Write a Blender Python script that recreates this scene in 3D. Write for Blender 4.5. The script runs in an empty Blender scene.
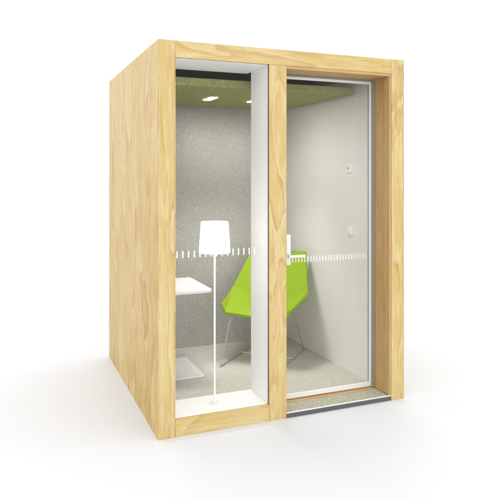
import bpy, bmesh, math, random
from mathutils import Vector, Matrix
random.seed(7)
S = bpy.context.scene
COL = S.collection
R = math.radians

# ------------------------------------------------------------------ node helpers
class NT:
    def __init__(s, name):
        s.m = bpy.data.materials.new(name); s.m.use_nodes = True
        s.t = s.m.node_tree; s.t.nodes.clear()
        s.out = s.n('ShaderNodeOutputMaterial')
    def n(s, typ, **kw):
        nd = s.t.nodes.new(typ)
        for k, v in kw.items():
            if k.startswith('i_'):
                key = k[2:].replace('_', ' ')
                nd.inputs[key].default_value = v
            else: setattr(nd, k, v)
        return nd
    def l(s, a, b): s.t.links.new(a, b)
    def math(s, op, a, b=None, c=None):
        nd = s.n('ShaderNodeMath', operation=op)
        for i, v in enumerate((a, b, c)):
            if v is None: continue
            if isinstance(v, (int, float)): nd.inputs[i].default_value = v
            else: s.l(v, nd.inputs[i])
        return nd.outputs[0]
    def ramp(s, fac, stops, interp='LINEAR'):
        nd = s.n('ShaderNodeValToRGB'); cr = nd.color_ramp; cr.interpolation = interp
        while len(cr.elements) < len(stops): cr.elements.new(0.5)
        for e, (p, c) in zip(cr.elements, stops):
            e.position = p; e.color = (*c, 1) if len(c) == 3 else c
        s.l(fac, nd.inputs[0]); return nd.outputs[0]
    def mix(s, fac, a, b, blend='MIX'):
        nd = s.n('ShaderNodeMix', data_type='RGBA', blend_type=blend)
        if isinstance(fac, (int, float)): nd.inputs[0].default_value = fac
        else: s.l(fac, nd.inputs[0])
        for i, v in ((6, a), (7, b)):
            if isinstance(v, tuple): nd.inputs[i].default_value = (*v, 1)
            else: s.l(v, nd.inputs[i])
        return nd.outputs[2]
    def coords(s, scale, rand=True):
        tc = s.n('ShaderNodeTexCoord'); v = tc.outputs['Object']
        if rand:
            oi = s.n('ShaderNodeObjectInfo')
            mul = s.n('ShaderNodeVectorMath', operation='SCALE'); mul.inputs[0].default_value = (13.1, 7.7, 9.3)
            s.l(oi.outputs['Random'], mul.inputs['Scale'])
            ad = s.n('ShaderNodeVectorMath', operation='ADD'); s.l(v, ad.inputs[0]); s.l(mul.outputs[0], ad.inputs[1]); v = ad.outputs[0]
        mp = s.n('ShaderNodeMapping'); mp.inputs['Scale'].default_value = scale
        s.l(v, mp.inputs['Vector']); return mp.outputs[0]
    def noise(s, vec, scale, detail=3, rough=.55, dist=0):
        nd = s.n('ShaderNodeTexNoise'); nd.inputs['Scale'].default_value = scale
        nd.inputs['Detail'].default_value = detail; nd.inputs['Roughness'].default_value = rough
        nd.inputs['Distortion'].default_value = dist
        s.l(vec, nd.inputs['Vector']); return nd.outputs[0]
    def bump(s, h, strength, dist):
        nd = s.n('ShaderNodeBump'); nd.inputs['Strength'].default_value = strength; nd.inputs['Distance'].default_value = dist
        s.l(h, nd.inputs['Height']); return nd.outputs[0]
    def pbsdf(s, col, rough=.5, metal=0, normal=None, spec=.5, **kw):
        b = s.n('ShaderNodeBsdfPrincipled')
        if isinstance(col, tuple): b.inputs['Base Color'].default_value = (*col, 1)
        else: s.l(col, b.inputs['Base Color'])
        if isinstance(rough, (int, float)): b.inputs['Roughness'].default_value = rough
        else: s.l(rough, b.inputs['Roughness'])
        b.inputs['Metallic'].default_value = metal
        b.inputs['Specular IOR Level'].default_value = spec
        if normal is not None: s.l(normal, b.inputs['Normal'])
        s.l(b.outputs[0], s.out.inputs[0]); return b

def wood(name, axis, light, mid, dark, bands=9.0, wide=3.0, contrast=1.0, straight=False, stretch=.16, flecks=1.0):
    """rotary-cut softwood veneer: contour bands of a noise field drawn out along the grain, broken by
    short late-wood flecks and fine pores"""
    n = NT(name)
    ax = 'xyz'.index(axis)
    def sv(a, b):
        q = [a]*3; q[ax] = b; return n.coords(tuple(q))
    f = n.noise(sv(wide, wide*(.05 if straight else stretch)), 1.0, 2, .45, .6)
    wob = n.noise(sv(wide*7, wide*1.5), 1.0, 4, .62)
    h = n.math('MULTIPLY_ADD', f, bands, n.math('MULTIPLY', wob, .6))
    fr = n.math('FRACT', h)
    c = n.ramp(fr, [(0, light), (.30, mid), (.70, mid), (.93, dark), (1, light)])
    msk = n.ramp(n.noise(sv(5, 1.3), 1.0, 2, .5), [(.34, (.25,.25,.25)), (.60, (1,1,1))])
    base = n.mix(n.math('MINIMUM', n.math('MULTIPLY', msk, .8*contrast), 1.0), mid, c)
    fl = n.noise(sv(62, 7.0), 1.0, 3, .6, .3)
    zone = n.ramp(n.noise(sv(6, 1.0), 1.0, 2, .5), [(.38, (.12,.12,.12)), (.62, (1,1,1))])
    flm = n.math('MULTIPLY', n.ramp(fl, [(.51, (0,0,0)), (.59, (1,1,1))]), n.math('MULTIPLY', zone, .5*flecks))
    base = n.mix(flm, base, dark)
    pale = n.noise(sv(48, 4.5), 1.0, 3, .6, .3)
    base = n.mix(n.math('MULTIPLY', n.ramp(pale, [(.52, (0,0,0)), (.62, (1,1,1))]), .5), base, light)
    fine = n.noise(sv(330, 12), 1.0, 3, .65)
    base = n.mix(n.math('MULTIPLY', n.ramp(fine, [(.45, (0,0,0)), (.66, (1,1,1))]), .25), base, dark)
    blot = n.noise(sv(3.5, .9), 1.0, 3, .5)
    base = n.mix(n.math('MULTIPLY', n.ramp(blot, [(.35, (0,0,0)), (.7, (1,1,1))]), .35), base, light)
    rough = n.math('MULTIPLY_ADD', fine, .15, .42)
    n.pbsdf(base, rough, 0, n.bump(n.math('ADD', fine, n.math('MULTIPLY', fr, .3)), .12, .001), .35)
    return n.m

PL, PM, PD = (.64, .54, .31), (.55, .40, .145), (.40, .205, .036)
pine_z = wood('pine_upright', 'z', PL, PM, PD, 7, 3.4, 1.0, False, .22)
pine_x = wood('pine_level', 'x', PL, PM, PD, 7, 3.6, 1.0, False, .22)
pine_shaded = wood('pine_side_shaded', 'z', (.58,.465,.235), (.485,.335,.105), (.365,.185,.032), 5, 2.0, 1.1, False, .32, 1.55)  # same pine toned darker, putting the left face's shade into the colour
oak_z = wood('oak_lining_upright', 'z', (.54,.375,.175), (.465,.30,.12), (.35,.195,.062), 6, 6, .7, True)
oak_x = wood('oak_lining_level', 'x', (.54,.375,.175), (.465,.30,.12), (.35,.195,.062), 6, 6, .7, True)

def plain(name, col, rough=.5, metal=0, bump=0, bscale=300, spec=.5, vary=0):
    n = NT(name)
    v = n.coords((1,1,1), False)
    nz = n.noise(v, bscale, 3)
    c = col
    if vary:
        big = n.noise(v, 2.5, 3)
        c = n.mix(big, tuple(x*(1-vary) for x in col), tuple(min(1, x*(1+vary)) for x in col))
    n.pbsdf(c, rough, metal, n.bump(nz, bump, .001) if bump else None, spec)
    return n.m

white_paint = plain('white_satin_paint', (.88,.865,.855), .45, 0, .05, 250, .4, .012)
white_wall = plain('white_wall_panel', (.87,.84,.83), .42, 0, .02, 60, .4, .015)
white_lam = plain('white_laminate', (.84,.835,.83), .32, 0, .02, 200, .45)
switch_white = plain('white_switch_plastic', (.90,.90,.89), .3)
white_metal = plain('white_powder_coat', (.80,.80,.79), .38, 0, .05, 600)
alu = plain('pale_aluminium', (.72,.73,.74), .38, .6)
wire = plain('satin_steel_wire', (.46,.46,.45), .35, .6)
seal_grey = plain('grey_seal', (.27,.265,.25), .6)
grey_metal = plain('grey_metal', (.30,.31,.32), .35, .8)
dark_plinth = plain('dark_grey_plinth', (.088,.090,.088), .5, 0, .08, 400)
gasket = plain('grey_gasket', (.16,.145,.12), .7)
ceiling_shade = plain('shade_toned_ceiling', (.16,.14,.11), .8, 0, .1, 150)  # dark colour stands in for the shade in the gap above the panel

def felt(name, a, b, c, scale, bump=.35, speck=.5):
    n = NT(name); v = n.coords((1,1,1), False)
    n1 = n.noise(v, scale, 4, .7); n2 = n.noise(v, scale*3.1, 2, .6); n3 = n.noise(v, 3.0, 2, .5)
    mx = n.math('MULTIPLY_ADD', n2, speck, n.math('MULTIPLY', n1, 1-speck))
    col = n.ramp(mx, [(.36, a), (.5, b), (.64, c)])
    col = n.mix(n.math('MULTIPLY', n3, .22), col, a)
    n.pbsdf(col, .95, 0, n.bump(mx, bump, .004), .15)
    return n.m
wall_felt = felt('grey_felt', (.275,.268,.237), (.41,.403,.365), (.58,.572,.525), 95)
carpet = felt('stone_carpet', (.40,.395,.335), (.56,.555,.49), (.72,.715,.65), 85, .5)
mat_carpet = felt('entrance_carpet', (.20,.20,.14), (.42,.415,.33), (.64,.63,.53), 75, .6)
moss = felt('olive_felt', (.20,.20,.07), (.30,.30,.12), (.42,.42,.20), 60, .6)
lime = felt('lime_fabric', (.24,.365,.015), (.29,.425,.02), (.345,.485,.038), 420, .12)

def glass(name, tint=(.997,1,.997)):
    n = NT(name)
    tr = n.n('ShaderNodeBsdfTransparent'); tr.inputs[0].default_value = (*tint, 1)
    gl = n.n('ShaderNodeBsdfGlossy'); gl.inputs['Roughness'].default_value = .0
    fr = n.n('ShaderNodeFresnel'); fr.inputs[0].default_value = 1.3
    geo = n.n('ShaderNodeNewGeometry')
    f = n.math('MULTIPLY', fr.outputs[0], n.math('SUBTRACT', 1.0, geo.outputs['Backfacing']))
    mx = n.n('ShaderNodeMixShader'); n.l(f, mx.inputs[0]); n.l(tr.outputs[0], mx.inputs[1]); n.l(gl.outputs[0], mx.inputs[2])
    n.l(mx.outputs[0], n.out.inputs[0]); return n.m
clear = glass('clear_glass')

def emit(name, col, st, base=.8):
    n = NT(name)
    b = n.pbsdf((base,)*3, .6)
    b.inputs['Emission Color'].default_value = (*col, 1); b.inputs['Emission Strength'].default_value = st
    return n.m
shade_mat = emit('lit_lamp_shade', (1,.985,.955), 2.2)
slot_mat = emit('lit_ceiling_slot', (1,.97,.92), 30)
def frost_mat(name, op):
    n = NT(name)
    a = n.n('ShaderNodeBsdfTransparent'); d = n.n('ShaderNodeBsdfDiffuse'); d.inputs[0].default_value = (.92,.92,.91,1)
    t = n.n('ShaderNodeBsdfTranslucent'); t.inputs[0].default_value = (.9,.9,.9,1)
    m1 = n.n('ShaderNodeMixShader'); m1.inputs[0].default_value = .12; n.l(d.outputs[0], m1.inputs[1]); n.l(t.outputs[0], m1.inputs[2])
    m2 = n.n('ShaderNodeMixShader'); m2.inputs[0].default_value = op; n.l(a.outputs[0], m2.inputs[1]); n.l(m1.outputs[0], m2.inputs[2])
    n.l(m2.outputs[0], n.out.inputs[0]); return n.m
frost = frost_mat('frosted_film', .8)
frost_thin = frost_mat('thin_frosted_film', .5)
ground_mat = plain('white_studio_floor', (.622,.630,.648), .6, 0, 0, 1, .2)

# ------------------------------------------------------------------ mesh helpers
def box(bm, x0, x1, y0, y1, z0, z1, bev=0.0, seg=2):
    vs = [bm.verts.new((x, y, z)) for x in (x0, x1) for y in (y0, y1) for z in (z0, z1)]
    q = [(0,1,3,2), (4,6,7,5), (0,4,5,1), (2,3,7,6), (0,2,6,4), (1,5,7,3)]
    fs = [bm.faces.new([vs[i] for i in f]) for f in q]
    if bev:
        es = list({e for f in fs for e in f.edges})
        bmesh.ops.bevel(bm, geom=es, offset=bev, segments=seg, affect='EDGES', profile=.5)
def tube(bm, pts, r, n=12, cap=True):
    pts = [Vector(p) for p in pts]; rings = []
    for i, p in enumerate(pts):
        d = (pts[min(i+1, len(pts)-1)] - pts[max(i-1, 0)]).normalized()
        a = d.orthogonal().normalized() if i == 0 else (a - d*a.dot(d)).normalized()
        b = d.cross(a); rr = r[i] if isinstance(r, (list, tuple)) else r
        rings.append([bm.verts.new(p + (a*math.cos(t) + b*math.sin(t))*rr) for t in [2*math.pi*k/n for k in range(n)]])
    for u, v in zip(rings, rings[1:]):
        for k in range(n): bm.faces.new((u[k], u[(k+1)%n], v[(k+1)%n], v[k]))
    if cap: bm.faces.new(rings[0][::-1]); bm.faces.new(rings[-1])
def lathe(bm, prof, n=48, c=(0,0)):
    rings = [[bm.verts.new((c[0]+r*math.cos(2*math.pi*k/n), c[1]+r*math.sin(2*math.pi*k/n), z)) for k in range(n)] for r, z in prof]
    for u, v in zip(rings, rings[1:]):
        for k in range(n): bm.faces.new((u[k], u[(k+1)%n], v[(k+1)%n], v[k]))
    return rings
def slab(bm, x0, x1, y0, y1, z0, z1, r, n=8):
    """board with rounded corners in plan and softened rims"""
    e = min(.003, (z1-z0)*.3); rings = []
    for ins, z in ((e, z0), (0, z0+e), (0, z1-e), (e, z1)):
        ring = []
        for cx, cy, a0 in ((x1-r, y1-r, 0), (x0+r, y1-r, 90), (x0+r, y0+r, 180), (x1-r, y0+r, 270)):
            for k in range(n+1):
                a = R(a0 + 90*k/n); ring.append(bm.verts.new((cx+(r-ins)*math.cos(a), cy+(r-ins)*math.sin(a), z)))
        rings.append(ring)
    m = len(rings[0])
    for u, v in zip(rings, rings[1:]):
        for k in range(m): bm.faces.new((u[k], u[(k+1)%m], v[(k+1)%m], v[k]))
    bm.faces.new(rings[0][::-1]); bm.faces.new(rings[-1])
def obj(name, bm, mat, parent=None, smooth=False, mods=None):
    bmesh.ops.recalc_face_normals(bm, faces=bm.faces[:])
    me = bpy.data.meshes.new(name); bm.to_mesh(me); bm.free()
    me.materials.append(mat)
    if smooth:
        for p in me.polygons: p.use_smooth = True
        me.set_sharp_from_angle(angle=R(40))
    o = bpy.data.objects.new(name, me); COL.objects.link(o)
    if parent: o.parent = parent
    return o
def bx(name, mat, parent, *dims, bev=.0015, label=None):
    bm = bmesh.new()
    for d in (dims if isinstance(dims[0], tuple) else [dims]): box(bm, *d, bev=bev)
    o = obj(name, bm, mat, parent)
    if label: o['label'] = label
    return o
def thing(name, label, cat, loc, rz=0):
    o = bpy.data.objects.new(name, None); COL.objects.link(o)
    o.empty_display_size = .2
    o.location = loc; o.rotation_euler = (0, 0, rz); o['label'] = label; o['category'] = cat
    return o

# ------------------------------------------------------------------ setting
bm = bmesh.new()
vs = [bm.verts.new((x, y, 0)) for x, y in ((-400,-400), (400,-400), (400,400), (-400,400))]; bm.faces.new(vs)
g = obj('ground', bm, ground_mat); g['kind'] = 'structure'

# ------------------------------------------------------------------ the pod
W, D, H = 1.666, 1.677, 2.25
pod = thing('office_pod', 'small glass fronted pine office booth standing on the white floor', 'booth', (0,0,0))
# outer shell
bx('side_panel', pine_shaded, pod, 0, .020, .0025, D, .0, H)
bx('side_panel', pine_z, pod, 1.6575, W, .0008, D, .0, H)
bx('back_panel', pine_x, pod, .0215, 1.649, D-.02, D-.001, .0, H-.001)
bx('roof', pine_x, pod, .0215, 1.649, .092, D-.0215, H-.02, H-.001)
# front frame
bx('stile', pine_z, pod, .002, .0929, 0, .09, .0, H-.0005)
bx('stile_edging', pine_z, pod, .0933, .1005, .0003, .06, .0, H-.0008, bev=.001)
bx('stile', pine_z, pod, 1.5645, 1.6570, 0, .09, .0, H-.0005)
bx('top_rail', pine_x, pod, .1015, 1.5635, .0006, .09, 2.1535, H-.0007)
bx('mullion', pine_z, pod, .6835, .797, .0003, .09, 0, 2.1525)
bx('bottom_rail', pine_x, pod, .1015, .6825, .0006, .09, 0, .0985)
# inner linings
bx('inner_wall', wall_felt, pod, .0215, .0985, .0915, 1.58, .031, 2.19, bev=0)
bx('inner_wall', wall_felt, pod, .0995, 1.5595, 1.581, 1.654, .031, 2.19, bev=0, label='grey felt back wall')
rw = bx('inner_wall', white_wall, pod, 1.5605, 1.649, .2395, 1.58, .0, 2.19, bev=0, label='white right wall')
bx('upper_ceiling', ceiling_shade, pod, .0985, 1.5605, .345, 1.58, 2.191, 2.215, bev=0)
bx('inner_floor', carpet, pod, .0215, 1.5595, .2625, 1.656, .002, .030, bev=0)
# inner post between window and door
bx('inner_post', white_paint, pod, .7015, .7955, .0915, .282, .031, 2.19)
# window: pane with its row of marks, white reveal boards
wx0, wx1 = .1015, .6815
fr = bx('window_frame', white_paint, pod,
        (.679, .7005, .0915, .282, .031, 2.1525), (.6795, .6828, .020, .0912, .099, 2.1525),     # mullion side
        (wx0, .6785, .0915, .280, .031, .1025), (wx0, .6785, .020, .0912, .0992, .1025),         # sill
        (wx0, .6785, .020, .342, 2.1485, 2.1528), (.0990, .1010, .020, .27, .1035, 2.148), bev=.0008)
bx('gasket', gasket, fr, (.6798, .6829, .0095, .0195, .0992, 2.1525), bev=0)
bm = bmesh.new(); box(bm, .103, .679, .0115, .0175, .102, 2.150)
win = obj('window_pane', bm, clear, pod)
bm = bmesh.new()
for k in range(15):
    x = .112 + k*.0341
    box(bm, x-.0038, x+.0038, .0102, .0113, 1.012, 1.052)
obj('glass_marking', bm, frost, win)
# door opening lining
bx('door_lining', oak_z, pod, (1.5480, 1.5635, .003, .2385, .0345, 2.1528), bev=.001)
bx('door_lining', oak_x, pod, (.8006, 1.5472, .003, .2385, 2.1355, 2.1528), bev=.001)
bx('door_lining', oak_z, pod, (.7975, .8000, .003, .2385, .0345, 2.1528), bev=.001)
# threshold
bx('threshold', mat_carpet, pod, .7985, 1.5635, .0085, .149, .004, .0305, bev=0)
bx('nosing', white_metal, pod, .7985, 1.5635, .0005, .0080, .0285, .0335, bev=.0008)
bx('plinth', dark_plinth, pod, .7985, 1.5635, .0010, .0080, .001, .0280, bev=.0005)
bx('sill_strip', oak_x, pod, .7985, 1.5595, .1495, .262, .004, .0335, bev=.001)
# door: frame, pane, marks, handle
dx0, dx1, dy0, dy1, dz0, dz1 = .803, 1.5330, .188, .206, .038, 2.1235
door = bx('door', white_metal, pod, (dx0, dx1, dy0, dy1, dz0, dz0+.028), (dx0, dx1, dy0, dy1, dz1-.016, dz1),
          (dx0, dx0+.012, dy0, dy1, dz0+.0285, dz1-.0165), (dx1-.010, dx1, dy0, dy1, dz0+.0285, dz1-.0165), bev=.001)
bx('seal', seal_grey, door, (dx1+.0006, 1.5474, .168, .232, .036, 2.1350), (dx0+.0006, 1.5328, .180, .232, dz1+.0008, 2.1350), bev=.0008)
bm = bmesh.new(); box(bm, dx0+.0125, dx1-.0105, .192, .199, dz0+.029, dz1-.017)
obj('door_pane', bm, clear, door)
bm = bmesh.new()
for k in range(28):
    x = .912 + k*.0222
    if x > dx1-.03: break
    box(bm, x-.0045, x+.0045, .1903, .1917, .917, .953)
obj('glass_marking', bm, frost_thin, door)
bm = bmesh.new()
box(bm, .884, .914, .1785, .1875, .905, 1.102, .002)
tube(bm, [(.898,.1785,.966), (.898,.145,.966)], .009)
box(bm, .880, .997, .129, .145, .958, .973, .003)
obj('door_handle', bm, white_lam, door, True)
bm = bmesh.new()
box(bm, .884, .914, .2065, .216, .905, 1.102, .002)
tube(bm, [(.898,.216,.985), (.898,.252,.985)], .009)
box(bm, .880, .985, .250, .266, .972, .992, .003)
obj('door_handle', bm, grey_metal, door, True)
# suspended ceiling panel with lamps let into it
cp = bx('ceiling_panel', moss, pod, .125, 1.507, .370, 1.500, 2.055, 2.106, bev=.003)
for x in (.628, .985):
    bm = bmesh.new(); slab(bm, x-.028, x+.028, .855, 1.045, 2.0515, 2.0560, .006)
    obj('ceiling_light', bm, slot_mat, cp)
# wall fittings
bm = bmesh.new(); box(bm, 1.546, 1.5603, .462, .538, 1.503, 1.566, .002)
cpn = obj('control_panel', bm, switch_white, rw)
bm = bmesh.new(); tube(bm, [(1.546,.505,1.535), (1.5425,.505,1.535)], .006, 16)
obj('button', bm, grey_metal, cpn)
bm = bmesh.new(); box(bm, 1.546, 1.5603, .466, .530, 1.043, 1.112, .002); box(bm, 1.541, 1.5458, .474, .522, 1.053, 1.102, .0015)
obj('light_switch', bm, switch_white, rw)

# ------------------------------------------------------------------ floor lamp on the window sill
lamp = thing('floor_lamp', 'slim white lamp with lit drum shade standing on the window sill', 'lamp', (.382,.139,.1027))
bm = bmesh.new(); r = lathe(bm, [(.0001,0), (.030,0), (.032,.001), (.032,.002), (.030,.003), (.006,.004), (.0001,.004)])
obj('base', bm, white_metal, lamp, True)
bm = bmesh.new(); tube(bm, [(0,0,.005), (0,0,1.02)], .0062, 20)
obj('pole', bm, white_metal, lamp, True)
bm = bmesh.new()
lathe(bm, [(.0930,.917), (.0940,.915), (.0952,.917), (.0832,1.098), (.0822,1.100), (.0812,1.098), (.0930,.917)], 64)
sh = obj('lamp_shade', bm, shade_mat, lamp, True)
bm = bmesh.new(); tube(bm, [(-.0810,0,1.09), (.0810,0,1.09)], .002, 8); tube(bm, [(0,-.0810,1.09), (0,.0810,1.09)], .002, 8)
obj('shade_carrier', bm, white_metal, sh)

# ------------------------------------------------------------------ side table
table = thing('side_table', 'white side table with flat base plate at the left wall', 'table', (.33,1.03,.0305))
bm = bmesh.new(); slab(bm, -.215, .250, -.280, .280, .618, .640, .035)
obj('tabletop', bm, white_lam, table, True)
bm = bmesh.new(); slab(bm, -.215, .215, -.215, .270, 0, .010, .03)
obj('base_plate', bm, white_lam, table, True)
bm = bmesh.new(); box(bm, -.165, -.115, -.06, .06, .0105, .6175, .004)
obj('column', bm, white_lam, table)

# ------------------------------------------------------------------ chair
# local axes: -Y is the front; X across. rotated so that it faces the window side
fd = Vector((-.72, -.69))
chair = thing('lounge_chair', 'lime green faceted shell chair on thin grey wire legs inside the booth', 'chair', (1.12,1.06,.0305),
              math.atan2(fd.y, fd.x) + math.pi/2)
Z0 = .0305
V = {}
for s, k in ((-1,'a'), (1,'b')):
    V['lip'+k] = (s*.238, -.220, .422-Z0)
    V['tip'+k] = (s*.272, -.205, .485-Z0)
    V['mid'+k] = (s*.322, .085, .562-Z0)
    V['top'+k] = (s*.235, .300, .858-Z0)
    V['mf'+k] = (s*.300, -.06, .520-Z0)
V['deep'] = (0, .15, .425-Z0)
V['front'] = (0, -.225, .415-Z0)
bm = bmesh.new(); bv = {k: bm.verts.new(v) for k, v in V.items()}
for f in (('front','lipb','deep'), ('front','deep','lipa'), ('lipa','deep','mida'), ('lipb','midb','deep'),
          ('lipa','mida','tipa'), ('lipb','tipb','midb'),
          ('mida','deep','topa'), ('midb','topb','deep'), ('topa','deep','topb')):
    bm.faces.new([bv[k] for k in f])
bmesh.ops.delete(bm, geom=[v for v in bm.verts if not v.link_faces], context='VERTS')
bmesh.ops.recalc_face_normals(bm, faces=bm.faces[:])
# normals up/inward for the solidify direction
deepn = [f for f in bm.faces if bv['front'] in f.verts][0]
if deepn.normal.z < 0: bmesh.ops.reverse_faces(bm, faces=bm.faces[:])
me = bpy.data.meshes.new('shell'); bm.to_mesh(me); bm.free(); me.materials.append(lime)
shell = bpy.data.objects.new('shell', me); COL.objects.link(shell); shell.parent = chair
md = shell.modifiers.new('thick', 'SOLIDIFY'); md.thickness = .022; md.offset = -1; md.use_even_offset = True
mb = shell.modifiers.new('soft', 'BEVEL'); mb.width = .004; mb.segments = 3; mb.limit_method = 'ANGLE'; mb.angle_limit = R(8)
for s in (-1, 1):
    fr_ = (s*.205, -.190, .402-Z0); ff = (s*.22, -.345, .006)
    br_ = (s*.190, .120, .405-Z0); bf = (s*.22, .315, .006)
    bm = bmesh.new(); tube(bm, [fr_, ff], .0046, 12); obj('leg', bm, wire, chair, True)
    bm = bmesh.new(); tube(bm, [br_, bf], .0046, 12); obj('leg', bm, wire, chair, True)
    bm = bmesh.new(); tube(bm, [ff, bf], .0046, 12); obj('runner', bm, wire, chair, True)
    bm = bmesh.new(); tube(bm, [fr_, (s*.12, -.03, .405-Z0), br_], .0046, 12); obj('seat_rail', bm, wire, chair, True)
bm = bmesh.new(); tube(bm, [(-.22, .055, .0065), (.22, .055, .0065)], .0046, 12); obj('stretcher', bm, white_metal, chair, True)

# ------------------------------------------------------------------ light
w = bpy.data.worlds.new('World'); S.world = w; w.use_nodes = True
bg = w.node_tree.nodes['Background']; bg.inputs[0].default_value = (1, 1, 1, 1); bg.inputs[1].default_value = 1.75
def area(name, loc, target, size, power, col=(1,1,1)):
    L = bpy.data.lights.new(name, 'AREA'); L.shape = 'DISK'; L.size = size; L.energy = power; L.color = col
    o = bpy.data.objects.new(name, L); COL.objects.link(o); o.location = loc
    o.rotation_euler = (Vector(target) - Vector(loc)).to_track_quat('-Z', 'Y').to_euler()
    return o
area('studio_softbox', (1.9, -6.0, 1.3), (.9, .6, 1.3), 2.4, 14)
def spot(name, loc, target, power, deg, blend):
    L = bpy.data.lights.new(name, 'SPOT'); L.energy = power; L.spot_size = R(deg); L.spot_blend = blend; L.shadow_soft_size = .22
    L.color = (1,.985,.97)
    o = bpy.data.objects.new(name, L); COL.objects.link(o); o.location = loc
    o.rotation_euler = (Vector(target) - Vector(loc)).to_track_quat('-Z', 'Y').to_euler()
for x in (.628, .985):                      # the two lamps let into the ceiling panel
    spot('ceiling_lamp', (x, .95, 2.047), (x+.05, 1.12, 0), 60, 84, .6)
    spot('wall_washer', (x+.08, 1.05, 2.047), (x+.10, 1.58, 1.80), 17, 58, 1)
spot('side_fill', (.66, .98, 2.047), (1.56, .80, .75), 29, 128, .95)  # added fill to brighten the right wall, no fitting of its own

# ------------------------------------------------------------------ camera
cam = bpy.data.cameras.new('camera'); co = bpy.data.objects.new('camera', cam); COL.objects.link(co)
co.location = (-.80342, -3.30408, 1.48937); co.rotation_euler = (R(90), 0, R(-22.3689))
cam.sensor_width = 36; cam.lens = 600.43/500*36; cam.shift_y = -(250-174.42)/500
cam.clip_end = 2000; cam.clip_start = .05
S.camera = co
S.view_settings.view_transform = 'Standard'; S.view_settings.look = 'None'
S.view_settings.exposure = 0; S.view_settings.gamma = 1
S.cycles.use_denoising = True
S.cycles.max_bounces = 14; S.cycles.transparent_max_bounces = 24; S.cycles.diffuse_bounces = 8
S.cycles.sample_clamp_indirect = 6
